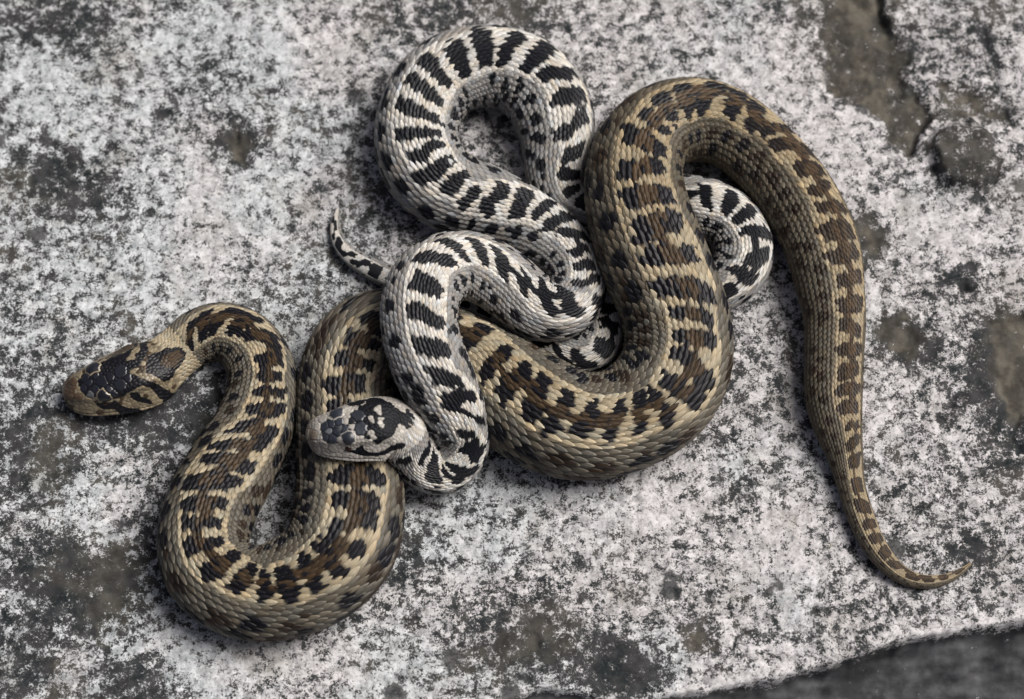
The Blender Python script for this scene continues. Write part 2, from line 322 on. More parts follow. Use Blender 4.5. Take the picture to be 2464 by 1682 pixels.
# ------------------------------------------------------------------ rock
def rock_material():
    m = bpy.data.materials.new("lichen_rock"); N = Nodes(m)
    tc = N.n("ShaderNodeTexCoord").outputs["Object"]
    cover = N.n("ShaderNodeAttribute", attribute_name="cover").outputs["Fac"]
    dirt = N.n("ShaderNodeAttribute", attribute_name="dirt").outputs["Fac"]
    warm = N.n("ShaderNodeAttribute", attribute_name="warm").outputs["Fac"]
    # crusts of several grain sizes
    wob = N.n("ShaderNodeTexNoise"); wob.inputs["Scale"].default_value = 700.0; wob.inputs["Detail"].default_value = 2.0
    N.l(tc, wob.inputs["Vector"])
    off = N.n("ShaderNodeVectorMath", operation='MULTIPLY_ADD')
    N.l(wob.outputs["Color"], off.inputs[0]); off.inputs[1].default_value = (0.0009,) * 3; N.l(tc, off.inputs[2])
    v = off.outputs[0]
    mid = N.noise(v, 360.0, 4.0, 0.66)
    fine = N.noise(tc, 1500.0, 3.0, 0.75)
    frac = N.noise(v, 230.0, 7.0, 0.86)
    n = N.math('ADD', N.math('MULTIPLY', frac, 0.76), N.math('MULTIPLY', fine, 0.24))
    thr = N.math('SUBTRACT', 0.5, N.math('MULTIPLY', N.math('SUBTRACT', cover, 0.5), 0.16))
    lo = N.math('SUBTRACT', thr, 0.010); hi = N.math('ADD', thr, 0.020)
    crust = N.ramp(n, lo, hi)
    veil = N.ramp(N.noise(v, 210.0, 5.0, 0.72), 0.40, 0.66)       # thin greyish bloom on the bare stone
    bare0 = N.mix(N.ramp(N.noise(tc, 90.0, 3.0, 0.6), 0.42, 0.6), (0.014, 0.019, 0.021), (0.034, 0.034, 0.035))
    bare1 = N.mix(N.math('MULTIPLY', veil, 0.26), bare0, (0.14, 0.14, 0.145))
    olive = N.mix(N.ramp(N.noise(tc, 160.0, 4.0, 0.6), 0.38, 0.66), (0.056, 0.051, 0.042), (0.145, 0.133, 0.108))
    bare = N.mix(dirt, bare1, olive)
    tone = N.ramp(N.noise(v, 300.0, 7.0, 0.82), 0.33, 0.62)
    cool = N.mix(tone, (0.285, 0.313, 0.325), (0.75, 0.785, 0.80))
    rosy = N.mix(tone, (0.31, 0.300, 0.303), (0.78, 0.762, 0.768))
    lich = N.mix(warm, cool, rosy)
    stain = N.ramp(N.noise(tc, 34.0, 6.0, 0.7), 0.52, 0.68)
    lich = N.mix(N.math('MULTIPLY', stain, 0.45), lich, (0.30, 0.275, 0.225))
    moss = N.ramp(N.noise(tc, 60.0, 3.0, 0.6), 0.70, 0.78)
    lich = N.mix(N.math('MULTIPLY', moss, 0.35), lich, (0.52, 0.50, 0.30))
    specks = N.ramp(N.noise(v, 700.0, 4.0, 0.7), 0.57, 0.66)      # dark pin points in the crust
    lich = N.mix(N.math('MULTIPLY', specks, 0.7), lich, (0.05, 0.06, 0.065))
    vor = N.n("ShaderNodeTexVoronoi"); vor.inputs["Scale"].default_value = 62.0; N.l(v, vor.inputs["Vector"])
    rsel = N.n("ShaderNodeSeparateColor"); N.l(vor.outputs["Color"], rsel.inputs[0])
    rad = N.math('MULTIPLY', N.ramp(rsel.outputs[0], 0.45, 1.0), 0.20)
    spot = N.math('SUBTRACT', 1.0, N.ramp(N.math('ADD', vor.outputs["Distance"], N.math('MULTIPLY', N.math('SUBTRACT', mid, 0.5), 0.5)), N.math('SUBTRACT', rad, 0.03), N.math('ADD', rad, 0.05)))
    crust = N.math('MULTIPLY', crust, N.math('SUBTRACT', 1.0, N.math('MULTIPLY', spot, 0.93)))
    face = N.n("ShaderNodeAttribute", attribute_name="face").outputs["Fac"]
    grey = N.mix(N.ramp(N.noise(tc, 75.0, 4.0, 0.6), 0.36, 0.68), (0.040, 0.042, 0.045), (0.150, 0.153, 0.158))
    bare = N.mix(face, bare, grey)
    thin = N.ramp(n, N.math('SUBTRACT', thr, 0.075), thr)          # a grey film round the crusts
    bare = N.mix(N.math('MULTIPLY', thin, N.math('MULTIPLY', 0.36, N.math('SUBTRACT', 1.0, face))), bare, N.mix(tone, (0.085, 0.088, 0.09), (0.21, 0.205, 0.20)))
    col = N.mix(crust, bare, lich)
    h = N.math('ADD', N.math('MULTIPLY', crust, 0.5), N.math('ADD', N.math('MULTIPLY', fine, 0.6), N.math('MULTIPLY', mid, 0.5)))
    bump = N.n("ShaderNodeBump"); bump.inputs["Strength"].default_value = 0.5; bump.inputs["Distance"].default_value = 0.0004
    N.l(h, bump.inputs["Height"])
    b = N.n("ShaderNodeBsdfPrincipled"); b.inputs["Roughness"].default_value = 0.9
    b.inputs["Specular IOR Level"].default_value = 0.25
    N.l(col, b.inputs["Base Color"]); N.l(bump.outputs[0], b.inputs["Normal"])
    o = N.n("ShaderNodeOutputMaterial"); N.l(b.outputs[0], o.inputs[0])
    return m

ROCK = rock_material()

def blob(X, Y, x, y, rx, ry, rot=0.0, soft=0.6):
    c, s = math.cos(math.radians(rot)), math.sin(math.radians(rot))
    u = ((X - x) * c + (Y - y) * s) / rx; v = (-(X - x) * s + (Y - y) * c) / ry
    r = np.sqrt(u * u + v * v)
    return 1 - sstep(1 - soft, 1 + soft, r)

def poly_sd(X, Y, poly):
    """signed distance to a polygon, negative inside"""
    P = np.array(poly, float); Q = np.roll(P, -1, 0)
    d = np.full(X.shape, 1e9); ins = np.zeros(X.shape, bool)
    for (ax, ay), (bx, by) in zip(P, Q):
        ex, ey = bx - ax, by - ay
        t = np.clip(((X - ax) * ex + (Y - ay) * ey) / (ex * ex + ey * ey), 0, 1)
        d = np.minimum(d, np.hypot(X - ax - t * ex, Y - ay - t * ey))
        cr = (ay > Y) != (by > Y)
        xc = ax + (Y - ay) / (by - ay + 1e-12) * ex
        ins ^= cr & (X < xc)
    return np.where(ins, -d, d)

def line_d(X, Y, pts):
    d = np.full(X.shape, 1e9)
    for (ax, ay), (bx, by) in zip(pts[:-1], pts[1:]):
        ex, ey = bx - ax, by - ay
        t = np.clip(((X - ax) * ex + (Y - ay) * ey) / (ex * ex + ey * ey), 0, 1)
        d = np.minimum(d, np.hypot(X - ax - t * ex, Y - ay - t * ey))
    return d

def sketch_xy(x, y):
    """metres on the rock -> sketch coordinates"""
    d = np.stack([x, y, np.zeros_like(x)], -1) - CAM
    z = d @ FWD
    return 1232 + FPX * (d @ RGT) / z, 841 - FPX * (d @ UPV) / z

def build_rock():
    far = np.cumsum(.0009 * 1.07 ** np.arange(1, 56))           # coarser out of the way, ending in a dropped rim
    gx = np.linspace(-0.205, 0.205, 590); gx = np.concatenate([gx[0] - far[::-1], gx, gx[-1] + far])
    gy = np.linspace(-0.155, 0.165, 460); gy = np.concatenate([gy[0] - far[::-1], gy, gy[-1] + far])
    nx, ny = len(gx), len(gy)
    WX, WY = np.meshgrid(gx, gy, indexing='ij')
    X, Y = sketch_xy(WX, WY)                      # layout of the stone's features
    wx = X + 46 * (fbm(X / 70, Y / 70, 3, 5) - .5) + 14 * (fbm(X / 16, Y / 16, 2, 9) - .5)
    wy = Y + 46 * (fbm(X / 70, Y / 70, 3, 6) - .5) + 14 * (fbm(X / 16, Y / 16, 2, 8) - .5)
    Z = 26 * (fbm(X / 420, Y / 420, 3, 1) - .5) + 11 * (fbm(X / 60, Y / 60, 4, 2) - .5) + 4.5 * (fbm(X / 11, Y / 11, 3, 3) - .5) - 2
    cover = 0.555 + 0.42 * (fbm(X / 230, Y / 230, 4, 11) - .5)
    dirt = 0.55 * sstep(.56, .72, fbm(X / 150, Y / 150, 4, 21))
    warm = sstep(.30, .62, 0.42 * X / 2464 + 0.30 + 0.6 * (fbm(X / 160, Y / 160, 4, 31) - .5))
    # patches of bare stone and of dense crust
    for x, y, rx, ry, rot, a in [
            (110, 50, 190, 80, 5, -.42), (250, 150, 110, 60, 60, -.30), (150, 430, 110, 80, 30, -.42), (560, 350, 52, 62, 20, -.6), (90, 1080, 120, 130, 0, -.35),
            (170, 1400, 150, 110, 30, -.55), (40, 1600, 120, 110, 0, -.45), (330, 1640, 110, 60, 0, -.5), (320, 1330, 60, 110, 20, -.35), (930, 60, 60, 50, 0, -.3),
            (1120, 20, 130, 36, 0, -.4), (1290, 40, 80, 36, 0, -.35), (1250, 1490, 150, 100, 0, -.38), (1400, 1600, 170, 70, 10, -.5), (970, 1330, 100, 60, 40, -.3),
            (1520, 1600, 90, 80, 0, -.5), (560, 950, 60, 40, 0, -.25), (380, 1010, 110, 60, 0, -.40), (470, 960, 60, 60, 0, -.3), (1800, 1180, 70, 50, 0, -.3),
            (2110, 180, 150, 120, 40, -.42), (2350, 90, 60, 110, 0, -.25), (2320, 380, 80, 90, 0, -.42), (2180, 820, 80, 60, 30, -.5), (2090, 580, 45, 70, 0, -.45),
            (2410, 880, 90, 130, 0, -.6), (2330, 680, 50, 40, 0, -.4), (2250, 700, 60, 40, 0, -.3), (2420, 1090, 70, 70, 0, -.35), (2350, 1320, 50, 45, 0, -.45),
            (740, 560, 30, 120, -20, -.15), (1920, 30, 60, 40, 0, -.2), (860, 560, 60, 70, 0, -.18), (250, 1000, 70, 40, 0, -.2), (420, 1420, 40, 90, -30, -.2),
            (70, 190, 90, 80, 0, .30), (330, 160, 140, 90, 40, .25), (620, 480, 190, 120, 0, .25), (300, 640, 200, 90, 0, .14), (480, 1620, 90, 60, 0, .22), (560, 1590, 260, 60, 0, .25),
            (1480, 1250, 200, 90, 20, .12), (1900, 1320, 130, 120, 0, .25), (2010, 330, 110, 90, 45, .28), (2150, 500, 120, 60, 0, .22), (1830, 150, 110, 90, 0, .2),
            (560, 60, 160, 60, 0, .25), (780, 130, 120, 80, 0, .22), (200, 1250, 120, 90, 0, .2), (2200, 1000, 150, 90, 0, .12), (2300, 560, 130, 60, 0, .2), (1620, 1200, 120, 60, -20, .2)]:
        cover = cover + .78 * a * blob(wx, wy, x, y, rx, ry, rot)
    # hollows with bare olive floors and sharp broken rims
    for poly, depth, rim in [
            ([(1980, -60), (2110, -60), (2136, 60), (2175, 120), (2185, 220), (2235, 255), (2225, 320), (2192, 368), (2140, 330), (2075, 250), (1995, 215), (1980, 120)], 24, 10),
            ([(2250, 175), (2330, 190), (2390, 210), (2436, 285), (2400, 300), (2310, 290), (2275, 245)], 16, 12),
            ([(2360, 770), (2520, 740), (2540, 1030), (2420, 1010), (2385, 900)], 20, 16),
            ([(2120, 760), (2190, 745), (2235, 830), (2190, 880), (2110, 860)], 7, 18),
            ([(2072, 505), (2110, 520), (2130, 610), (2085, 640), (2068, 580)], 8, 14),
            ([(1630, 1500), (1690, 1490), (1740, 1545), (1690, 1580), (1620, 1560)], 6, 18),
            ([(530, 330), (575, 305), (605, 345), (590, 400), (540, 400)], 22, 22)]:
        sd = poly_sd(wx, wy, poly)
        f = 1 - sstep(-rim * 1.6, 10, sd + 30 * (fbm(X / 26, Y / 26, 4, 93) - .5))
        Z -= .7 * depth * f - 13 * f * (fbm(X / 22, Y / 22, 4, 97) - .5)
        f2 = f * (0.55 + .75 * fbm(X / 45, Y / 45, 4, 91)); dirt = np.maximum(dirt, np.clip(f2, 0, 1)); cover -= 0.46 * f2
    # a rounded boss with a crack under its right rim
    sd = np.hypot((wx - 2318) / 84, (wy - 380) / 92)
    boss = 1 - sstep(.66, 1.02, sd)
    Z += 34 * boss + 9 * boss * (fbm(X / 20, Y / 20, 3, 95) - .5); cover -= .20 * boss; dirt = np.maximum(dirt, .45 * boss)
    for pts, w, dep in [
            ([(2112, -40), (2126, 40), (2142, 66)], 9, 26), ([(2195, 366), (2222, 300), (2262, 262)], 8, 26), ([(2398, 390), (2384, 432), (2362, 462)], 7, 22),
            ([(2384, 60), (2392, 150), (2402, 230), (2438, 292)], 10, 18), ([(2452, 1000), (2440, 1060), (2464, 1080)], 6, 14), ([(2228, 400), (2262, 418)], 8, 16),
            ([(1740, 1475), (1775, 1490), (1790, 1520), (1745, 1560), (1738, 1600)], 4, 9), ([(1275, 1500), (1282, 1560)], 4, 10), ([(1390, 1460), (1470, 1480)], 3, 6),
            ([(1620, 1440), (1660, 1490)], 3, 6), ([(2130, 1430), (2150, 1500)], 4, 7), ([(640, 250), (690, 190)], 3, 5), ([(800, 130), (860, 230)], 3, 6),
            ([(1480, 1190), (1530, 1250), (1540, 1330)], 3, 6), ([(1760, 1480), (1765, 1420)], 3, 5)]:
        dl = line_d(wx, wy, pts)
        g = np.exp(-(dl / w) ** 2)
        Z -= .55 * dep * g; cover -= 0.40 * g
    for x, y, r, dep in [(1702, 1443, 8, 12), (2268, 1008, 16, 14), (2300, 965, 14, 12), (2325, 700, 16, 18), (270, 345, 14, 8), (1955, 1460, 12, 14), (2050, 1300, 6, 4), (395, 270, 12, 7), (1010, 1500, 9, 8)]:
        g = np.exp(-((wx - x) ** 2 + (wy - y) ** 2) / r ** 2)
        Z -= dep * g; cover -= .5 * g
    # the broken front edge of the slab
    ex = np.array([-900, 300, 900, 1180, 1244, 1302, 1400, 1480, 1600, 1700, 1775, 1800, 1900, 2034, 2134, 2210, 2300, 2464, 2800, 3400.])
    ey = np.array([1990, 1850, 1745, 1700, 1682, 1655, 1662, 1690, 1672, 1660, 1646, 1640, 1619, 1582, 1545, 1530, 1517, 1488, 1440, 1350.])
    edge = np.interp(X, ex, ey) + 16 * (fbm(X / 60, Y / 200, 3, 41) - .5) + 7 * (fbm(X / 12, Y / 40, 2, 43) - .5)
    d = Y - edge; d0 = Y - np.interp(X, ex, ey) - 8 * (fbm(X / 300, Y / 300, 2, 41) - .5)
    lip = np.exp(-(np.abs(d + 10) / 16) ** 2)
    cover += .22 * lip
    out = np.clip(d, 0, None)
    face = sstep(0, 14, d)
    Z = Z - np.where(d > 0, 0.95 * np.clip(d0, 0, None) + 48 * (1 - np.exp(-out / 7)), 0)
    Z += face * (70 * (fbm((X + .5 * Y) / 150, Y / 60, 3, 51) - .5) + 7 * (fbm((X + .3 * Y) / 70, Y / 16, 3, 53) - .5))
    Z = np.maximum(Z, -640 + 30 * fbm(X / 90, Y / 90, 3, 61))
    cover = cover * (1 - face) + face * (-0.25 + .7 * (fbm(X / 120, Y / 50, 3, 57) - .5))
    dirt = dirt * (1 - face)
    for k, dz in ((0, 760), (1, 420), (2, 120)):
        for sl_ in ((k, slice(None)), (-1 - k, slice(None)), (slice(None), k), (slice(None), -1 - k)):
            Z[sl_] = np.minimum(Z[sl_], -dz)
    V = np.stack([WX, WY, Z * K], -1).reshape(-1, 3)
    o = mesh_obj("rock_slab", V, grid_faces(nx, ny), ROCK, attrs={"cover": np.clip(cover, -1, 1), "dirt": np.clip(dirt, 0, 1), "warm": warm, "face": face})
    o["kind"] = "structure"
    o["label"] = "grey rock slab crusted with white lichen under the two snakes"
    # the stony ground the slab lies on
    n = 160
    g = np.sinh(np.linspace(-3.2, 3.2, n)) / np.sinh(3.2) * 4.0
    GX, GY = np.meshgrid(g, g, indexing='ij')
    GZ = -0.088 + 0.012 * (fbm(GX / .06, GY / .06, 4, 71) - .5) + 0.05 * (fbm(GX / .7, GY / .7, 3, 73) - .5) * np.clip(np.hypot(GX, GY) - .4, 0, 1)
    o = mesh_obj("ground", np.stack([GX, GY, GZ], -1).reshape(-1, 3), grid_faces(n, n), ROCK,
                 attrs={"cover": np.clip(0.15 + .3 * (fbm(GX / .05, GY / .05, 3, 75) - .4), 0, 1), "dirt": np.full(GX.shape, .4), "warm": np.full(GX.shape, .5), "face": np.full(GX.shape, .8)})
    o["kind"] = "structure"

build_rock()

# ------------------------------------------------------------------ snakes
def skin_material(name, rough):
    m = bpy.data.materials.new(name); N = Nodes(m)
    a = N.n("ShaderNodeAttribute", attribute_name="col")
    tc = N.n("ShaderNodeTexCoord").outputs["Object"]
    f = N.noise(tc, 2600.0, 3.0, 0.6)
    g = N.noise(tc, 330.0, 3.0, 0.6)
    k = N.math('ADD', N.math('MULTIPLY', f, 0.5), N.math('MULTIPLY', g, 0.5))
    k = N.math('ADD', 0.62, N.math('MULTIPLY', k, 0.76))
    vm = N.n("ShaderNodeVectorMath", operation='SCALE')
    N.l(a.outputs["Color"], vm.inputs[0]); N.l(k, vm.inputs["Scale"])
    bump = N.n("ShaderNodeBump"); bump.inputs["Strength"].default_value = 0.3; bump.inputs["Distance"].default_value = 0.0001
    N.l(f, bump.inputs["Height"])
    b = N.n("ShaderNodeBsdfPrincipled")
    N.l(vm.outputs[0], b.inputs["Base Color"]); N.l(bump.outputs[0], b.inputs["Normal"])
    r = N.math('SUBTRACT', rough, N.math('MULTIPLY', a.outputs["Alpha"], 0.22))
    N.l(r, b.inputs["Roughness"])
    N.l(N.math('ADD', 0.26, N.math('MULTIPLY', a.outputs["Alpha"], 0.45)), b.inputs["Specular IOR Level"])
    o = N.n("ShaderNodeOutputMaterial"); N.l(b.outputs[0], o.inputs[0])
    return m

SKIN = skin_material("snake_skin", 0.45)

def simple_mat(name, color, rough, spec=0.5):
    m = bpy.data.materials.new(name); N = Nodes(m)
    tc = N.n("ShaderNodeTexCoord").outputs["Object"]
    c = N.mix(N.noise(tc, 1500.0, 2.0), tuple(x * .7 for x in color), color)
    b = N.n("ShaderNodeBsdfPrincipled"); N.l(c, b.inputs["Base Color"])
    b.inputs["Roughness"].default_value = rough; b.inputs["Specular IOR Level"].default_value = spec
    o = N.n("ShaderNodeOutputMaterial"); N.l(b.outputs[0], o.inputs[0])
    return m

EYE_IRIS = simple_mat("eye_iris", (0.03, 0.011, 0.005), 0.12)
EYE_PUPIL = simple_mat("eye_pupil", (0.004, 0.004, 0.004), 0.08)
TONGUE = simple_mat("tongue_black", (0.012, 0.010, 0.012), 0.3)

PAL = {
    'brown': dict(p=(.41, .350, .243), f=(.126, .113, .089), k=(.0085, .0082, .0110), b=(.060, .040, .023), d=(.016, .017, .024), n=(.17, .115, .078), g=(.17, .18, .20), v=(.10, .085, .06), skin=(.007, .006, .005)),
    'white': dict(p=(.64, .61, .555), f=(.28, .273, .262), k=(.0095, .0105, .0140), b=(.0095, .0105, .0140), d=(.034, .039, .050), n=(.34, .28, .225), g=(.20, .22, .24), v=(.14, .14, .14), skin=(.007, .007, .008))}

def in_poly(S, A, poly):
    ins = np.zeros(S.shape, bool); n = len(poly)
    for i in range(n):
        ax, ay = poly[i]; bx, by = poly[(i + 1) % n]
        cr = (ay > A) != (by > A)
        ins ^= cr & (S < ax + (A - ay) / (by - ay + 1e-9) * (bx - ax))
    return ins

def paint_class(S, A, paint, start):
    c = np.array(start, dtype=object)
    for cls, poly in paint:
        c = np.where(in_poly(S, A, poly), cls, c)
    return c

ROWDEG = lambda j: np.sign(j) * (4.7 * np.abs(j) + 0.27 * np.abs(j) ** 2)

# one scale: t runs from its root to its tip, v across
ST = np.array([0.0, .22, .45, .65, .82, .94, 1.0])
SW_ = np.array([.50, .86, 1.0, .90, .61, .29, .02])
QS = 0.48
SV = np.array([-1.0, -1.0, -.72, -.34, 0.0, .34, .72, 1.0, 1.0])

def snake(tag, label, group, pts, hl, hprof, roll, bars, paint, shields, seed):
    rng = np.random.default_rng(seed)
    T = Tube(pts, hl, hprof)
    T.roll = np.radians(np.interp(T.s, np.arange(len(roll)) * 40.0, roll))
    pal = {k: np.array(v) for k, v in PAL[tag].items()}
    root = bpy.data.objects.new("snake", None)
    base = T.point(np.array(T.L * .5), np.array(math.pi))
    root.location = (float(base[0]), float(base[1]), 0.0)
    root.empty_display_size = 0.02
    link(root)
    root["label"] = label; root["category"] = "snake"; root["group"] = group
    bpy.context.view_layer.update()
    # ---- lattice of scales
    segs = []
    sa = hl * 1.0; tail_s = float(np.interp(-36.0, -T.hw[T.s > T.L * .55], T.s[T.s > T.L * .55]))
    for s0, s1, rows, jf in ((sa, tail_s + 12, 14, 1.0), (tail_s, T.L - 3, 8, 14 / 8.0)):
        line = [s0]
        while line[-1] < s1:
            line.append(line[-1] + 2.7 + 0.152 * float(np.interp(line[-1], T.s, T.hw)))
        line = np.array(line); idx = np.arange(len(line))
        for j in range(-rows, rows + 1):
            sc = np.interp(idx + (0.5 if j % 2 else 0.0), idx, line)
            pit = np.interp(sc, line[:-1], np.diff(line))
            segs.append(np.stack([sc, np.full(len(sc), j * jf), pit, np.full(len(sc), jf)], 1))
    G = np.vstack(segs); G = G[G[:, 0] < T.L - 2]
    sc, jj, pit, jf = G.T
    n = len(sc)
    phi = np.radians(ROWDEG(jj)) + rng.normal(0, .010, n)
    sc = sc + rng.normal(0, .045, n) * pit
    dphi = np.radians(ROWDEG(np.abs(jj) + .5 * jf) - ROWDEG(np.abs(jj) - .5 * jf))
    # ---- build the scales
    hwl = T.at(T.hw, sc)
    Lc = pit * 1.74; half_w = dphi * 0.60
    lift = 0.038 * hwl + 0.5
    TT, VV = np.meshgrid(ST, SV, indexing='ij'); WW = np.repeat(SW_[:, None], len(SV), 1)
    rim = np.zeros(TT.shape); rim[:, 0] = rim[:, -1] = 1.0
    keel = np.exp(-(VV / .13) ** 2) * np.sin(np.clip(TT, 0, 1) * math.pi) ** .7
    s_ = sc[:, None, None] + (TT - .28)[None] * Lc[:, None, None]
    p_ = phi[:, None, None] + (VV * WW)[None] * half_w[:, None, None]
    prof = TT ** 1.1 * 1.0 - .16 - .30 * (VV ** 2) * (0.5 + .5 * TT) + .38 * keel - .25 * sstep(.9, 1.0, TT)
    h_ = lift[:, None, None] * np.where(rim > .5, -.55, prof)[None]
    tilt = rng.normal(0, .16, n)[:, None, None] * VV[None] * TT[None] * lift[:, None, None] * .6
    h_ = h_ + np.where(rim > .5, 0, 1)[None] * tilt
    s_ = np.clip(s_, 0, T.L - .5)
    P = T.point(s_, p_, h_)
    nv = TT.size
    q = grid_faces(len(ST), len(SV))
    F = (np.arange(n)[:, None, None] * nv + q[None]).reshape(-1, 4)
    # ---- markings: read at every vertex, but drawn half-way to its own scale so that the edges of the marks follow the scales
    deg = np.degrees(phi)
    bs = np.array([b[0] for b in bars], float); sl = np.array([b[1] for b in bars], float)
    bm = np.array([b[2] for b in bars], float); bh = np.array([b[3] for b in bars], float)
    nb = len(bs)
    vis = sc + .40 * Lc
    se = vis[:, None, None] + QS * (np.repeat(s_, 1, 0) - vis[:, None, None]) + (rng.normal(0, .09, n) * pit)[:, None, None]
    de = deg[:, None, None] + QS * (np.degrees(p_) - deg[:, None, None])
    k0 = np.searchsorted(bs, se)
    best = np.full(se.shape, 9.0); ff = np.zeros(se.shape); along = np.zeros(se.shape)
    lo_g = np.clip(np.diff(bs, prepend=bs[0] - 50), 24, 82); hi_g = np.clip(np.diff(bs, append=bs[-1] + 50), 24, 82)
    fill = .335 if tag == 'white' else .375
    fvar = np.clip(rng.normal(1, .11, nb), .78, 1.2); wob = rng.normal(0, .09, n)[:, None, None]
    stag = rng.normal(0, 6.0 if tag == 'white' else 4.0, nb)            # the two halves of a bar are often out of step
    for o in (-2, -1, 0, 1):
        i = np.clip(k0 + o, 0, nb - 1)
        fp = (de - bm[i]) / (bh[i] + 3.0)
        cen = bs[i] + np.clip(fp, -1.2, 1.2) * sl[i] + np.tanh(fp * 5) * stag[i]
        half = np.where(se > cen, hi_g[i], lo_g[i]) * fill * fvar[i]
        d = np.abs(se - cen) / half
        taper = 1.0 / (1.0 - .22 * np.clip(np.abs(fp), 0, 1.1) ** 3)
        dd = np.maximum(d * taper, np.abs(fp) / 1.08 + wob)
        up = dd < best
        best = np.where(up, dd, best); ff = np.where(up, fp, ff); along = np.where(up, d, along)
    rel = (de - np.interp(se, bs, bm)) / (np.interp(se, bs, bh) + 3.0)
    inb = best < 1.0
    rnd = rng.random(n)[:, None, None] + 0 * se
    cls = np.full(se.shape, 'f', dtype='<U1')
    cls[(np.abs(rel) < 1.32) & (se > bs[0] - 20)] = 'p'
    gapi = np.clip(k0, 0, nb)
    if tag == 'brown':
        prob = np.interp(np.concatenate([bs, [bs[-1] + 50]]), [0, 2760, 2900, 3440, 3500, 5200], [.85, .85, .15, .15, .9, .9])
        on = (rng.random(nb + 1) < prob)[gapi]; cx = rng.uniform(-.35, .35, nb + 1)[gapi]; wd = rng.uniform(.12, .36, nb + 1)[gapi]
        cls[on & (np.abs(rel - cx) < wd) & (se > bs[0])] = 'b'
        core = (np.abs(ff) < .38 + .16 * (rnd - .5)) & (along < .84 + .2 * (rnd - .5))
        cls[inb] = np.where(core & (rnd > .16), 'b', 'k')[inb]
    else:
        cls[inb] = 'k'
        on = (rng.random(nb + 1) < .20)[gapi]; cx = rng.uniform(-.5, .5, nb + 1)[gapi]
        cls[on & (np.abs(rel - cx) < .26) & (se > bs[0])] = 'k'
    # blotches along the flanks, between the bars, and a lower row opposite them
    mids = (bs[1:] + bs[:-1]) / 2
    for side in (-1, 1):
        for row, ang, amp, odds in ((0, 58, 10.0, .92), (1, 86, 10.0, .85)):
            for c in (mids if row == 0 else bs):
                if rng.random() > odds: continue
                c2 = c + rng.normal(0, 4); a2 = side * (ang + rng.normal(0, 3)); hw_ = float(np.interp(c2, T.s, T.hw)); r = (13 + rng.random() * 8) * hw_ / 105
                am = amp + rng.random() * 3
                q_ = np.nonzero((np.abs(sc - c2) < 90) & (np.abs(deg - a2) < 40))[0]
                if not len(q_): continue
                hit = ((se[q_] - c2) / r) ** 2 + ((de[q_] - a2) / am) ** 2 < 1
                sub_ = cls[q_]
                sub_[hit & (sub_ == 'f')] = 'k' if tag == 'white' else ('k' if rng.random() < .65 else 's')
                cls[q_] = sub_
    stray = (rng.random(n) < (.085 if tag == 'white' else .05) * sstep(34, 60, np.abs(deg)))[:, None, None]
    cls[stray & (cls == 'f')] = 'k' if tag == 'white' else 's'
    nape = np.nonzero(sc < hl * 1.45)[0]
    if len(nape):
        sn = se[nape]; al = de[nape] + np.degrees(T.at(T.roll, sn))
        st = np.where(sn < bs[0] - 24, 'p', cls[nape])
        cls[nape] = paint_class(sn, al, paint, st).astype('<U1')
    C = np.zeros(cls.shape + (3,))
    for c in np.unique(cls):
        C[cls == c] = (0.5 * pal['b'] + .5 * pal['k']) if c == 's' else pal[c]
    light = ((cls == 'p') | (cls == 'f'))[..., None]; isf = (cls == 'f')[..., None]
    ad = np.abs(de)[..., None]
    if tag == 'brown':
        tailw = sstep(2800, 3400, se)[..., None]                     # duller and browner towards the tail
        C = np.where(light, C * (1 - .20 * tailw * np.array([.8, 1.0, 1.3])), C)
        C = np.where((cls == 'b')[..., None], C * (1 + .35 * tailw), C)
        fade2 = .45 * sstep(3650, 4100, se)[..., None]
        C = np.where((cls == 'k')[..., None], C * (1 - fade2) + fade2 * pal['b'] * 1.2, C)
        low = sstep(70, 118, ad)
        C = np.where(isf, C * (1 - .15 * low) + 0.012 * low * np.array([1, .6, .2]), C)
    else:
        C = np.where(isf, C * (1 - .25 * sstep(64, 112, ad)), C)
    lum = np.exp(rng.normal(0, .11, n))[:, None, None, None]
    hue = 1 + rng.normal(0, .03, (n, 1, 1, 1)) * np.array([1, 0, -1.3])
    C = C * lum * hue
    dark = (cls == 'k')
    # pale margins; seam shade at the roots and a keel highlight painted in
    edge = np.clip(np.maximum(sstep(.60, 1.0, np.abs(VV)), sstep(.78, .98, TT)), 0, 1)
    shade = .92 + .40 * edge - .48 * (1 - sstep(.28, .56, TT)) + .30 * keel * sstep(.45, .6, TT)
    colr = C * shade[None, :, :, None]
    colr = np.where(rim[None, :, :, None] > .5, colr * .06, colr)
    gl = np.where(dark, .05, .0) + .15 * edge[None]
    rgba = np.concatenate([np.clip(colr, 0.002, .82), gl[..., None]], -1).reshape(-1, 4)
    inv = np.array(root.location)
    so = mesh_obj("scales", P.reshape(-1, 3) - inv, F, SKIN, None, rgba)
    so.parent = root; so["kind"] = "stuff"
    # ---- the body: one skin from snout to tail tip, the head in fine relief
    sh = hl * 1.22
    s_head = np.concatenate([np.linspace(0, 14, 22)[:-1], np.arange(14, sh, 1.45)])
    m = 300
    aa = np.linspace(-math.pi, math.pi, m, endpoint=False)
    s_body = np.concatenate([np.arange(sh, T.L, 15.0), [T.L]])
    sg = np.concatenate([s_head, s_body])
    Sg, Ag = np.meshgrid(sg, aa, indexing='ij')
    B0 = T.point(Sg, Ag, np.where(Sg < sh, 0.0, -1.2), raw=True) / K
    nh = len(s_head)
    HP = B0[:nh].reshape(-1, 3); HS = Sg[:nh].ravel(); HAg = Ag[:nh].ravel()
    # plates of the head: big crown shields first, then small scales scattered evenly between them
    cen, rad, pc, pr = [], [], [], []
    for c, s, a, r, rimc in shields:
        cen.append(T.point(np.array(float(s)), np.radians(float(a)), 0.0, raw=True) / K); rad.append(r); pc.append(c); pr.append(rimc)
    order = rng.permutation(len(HP))
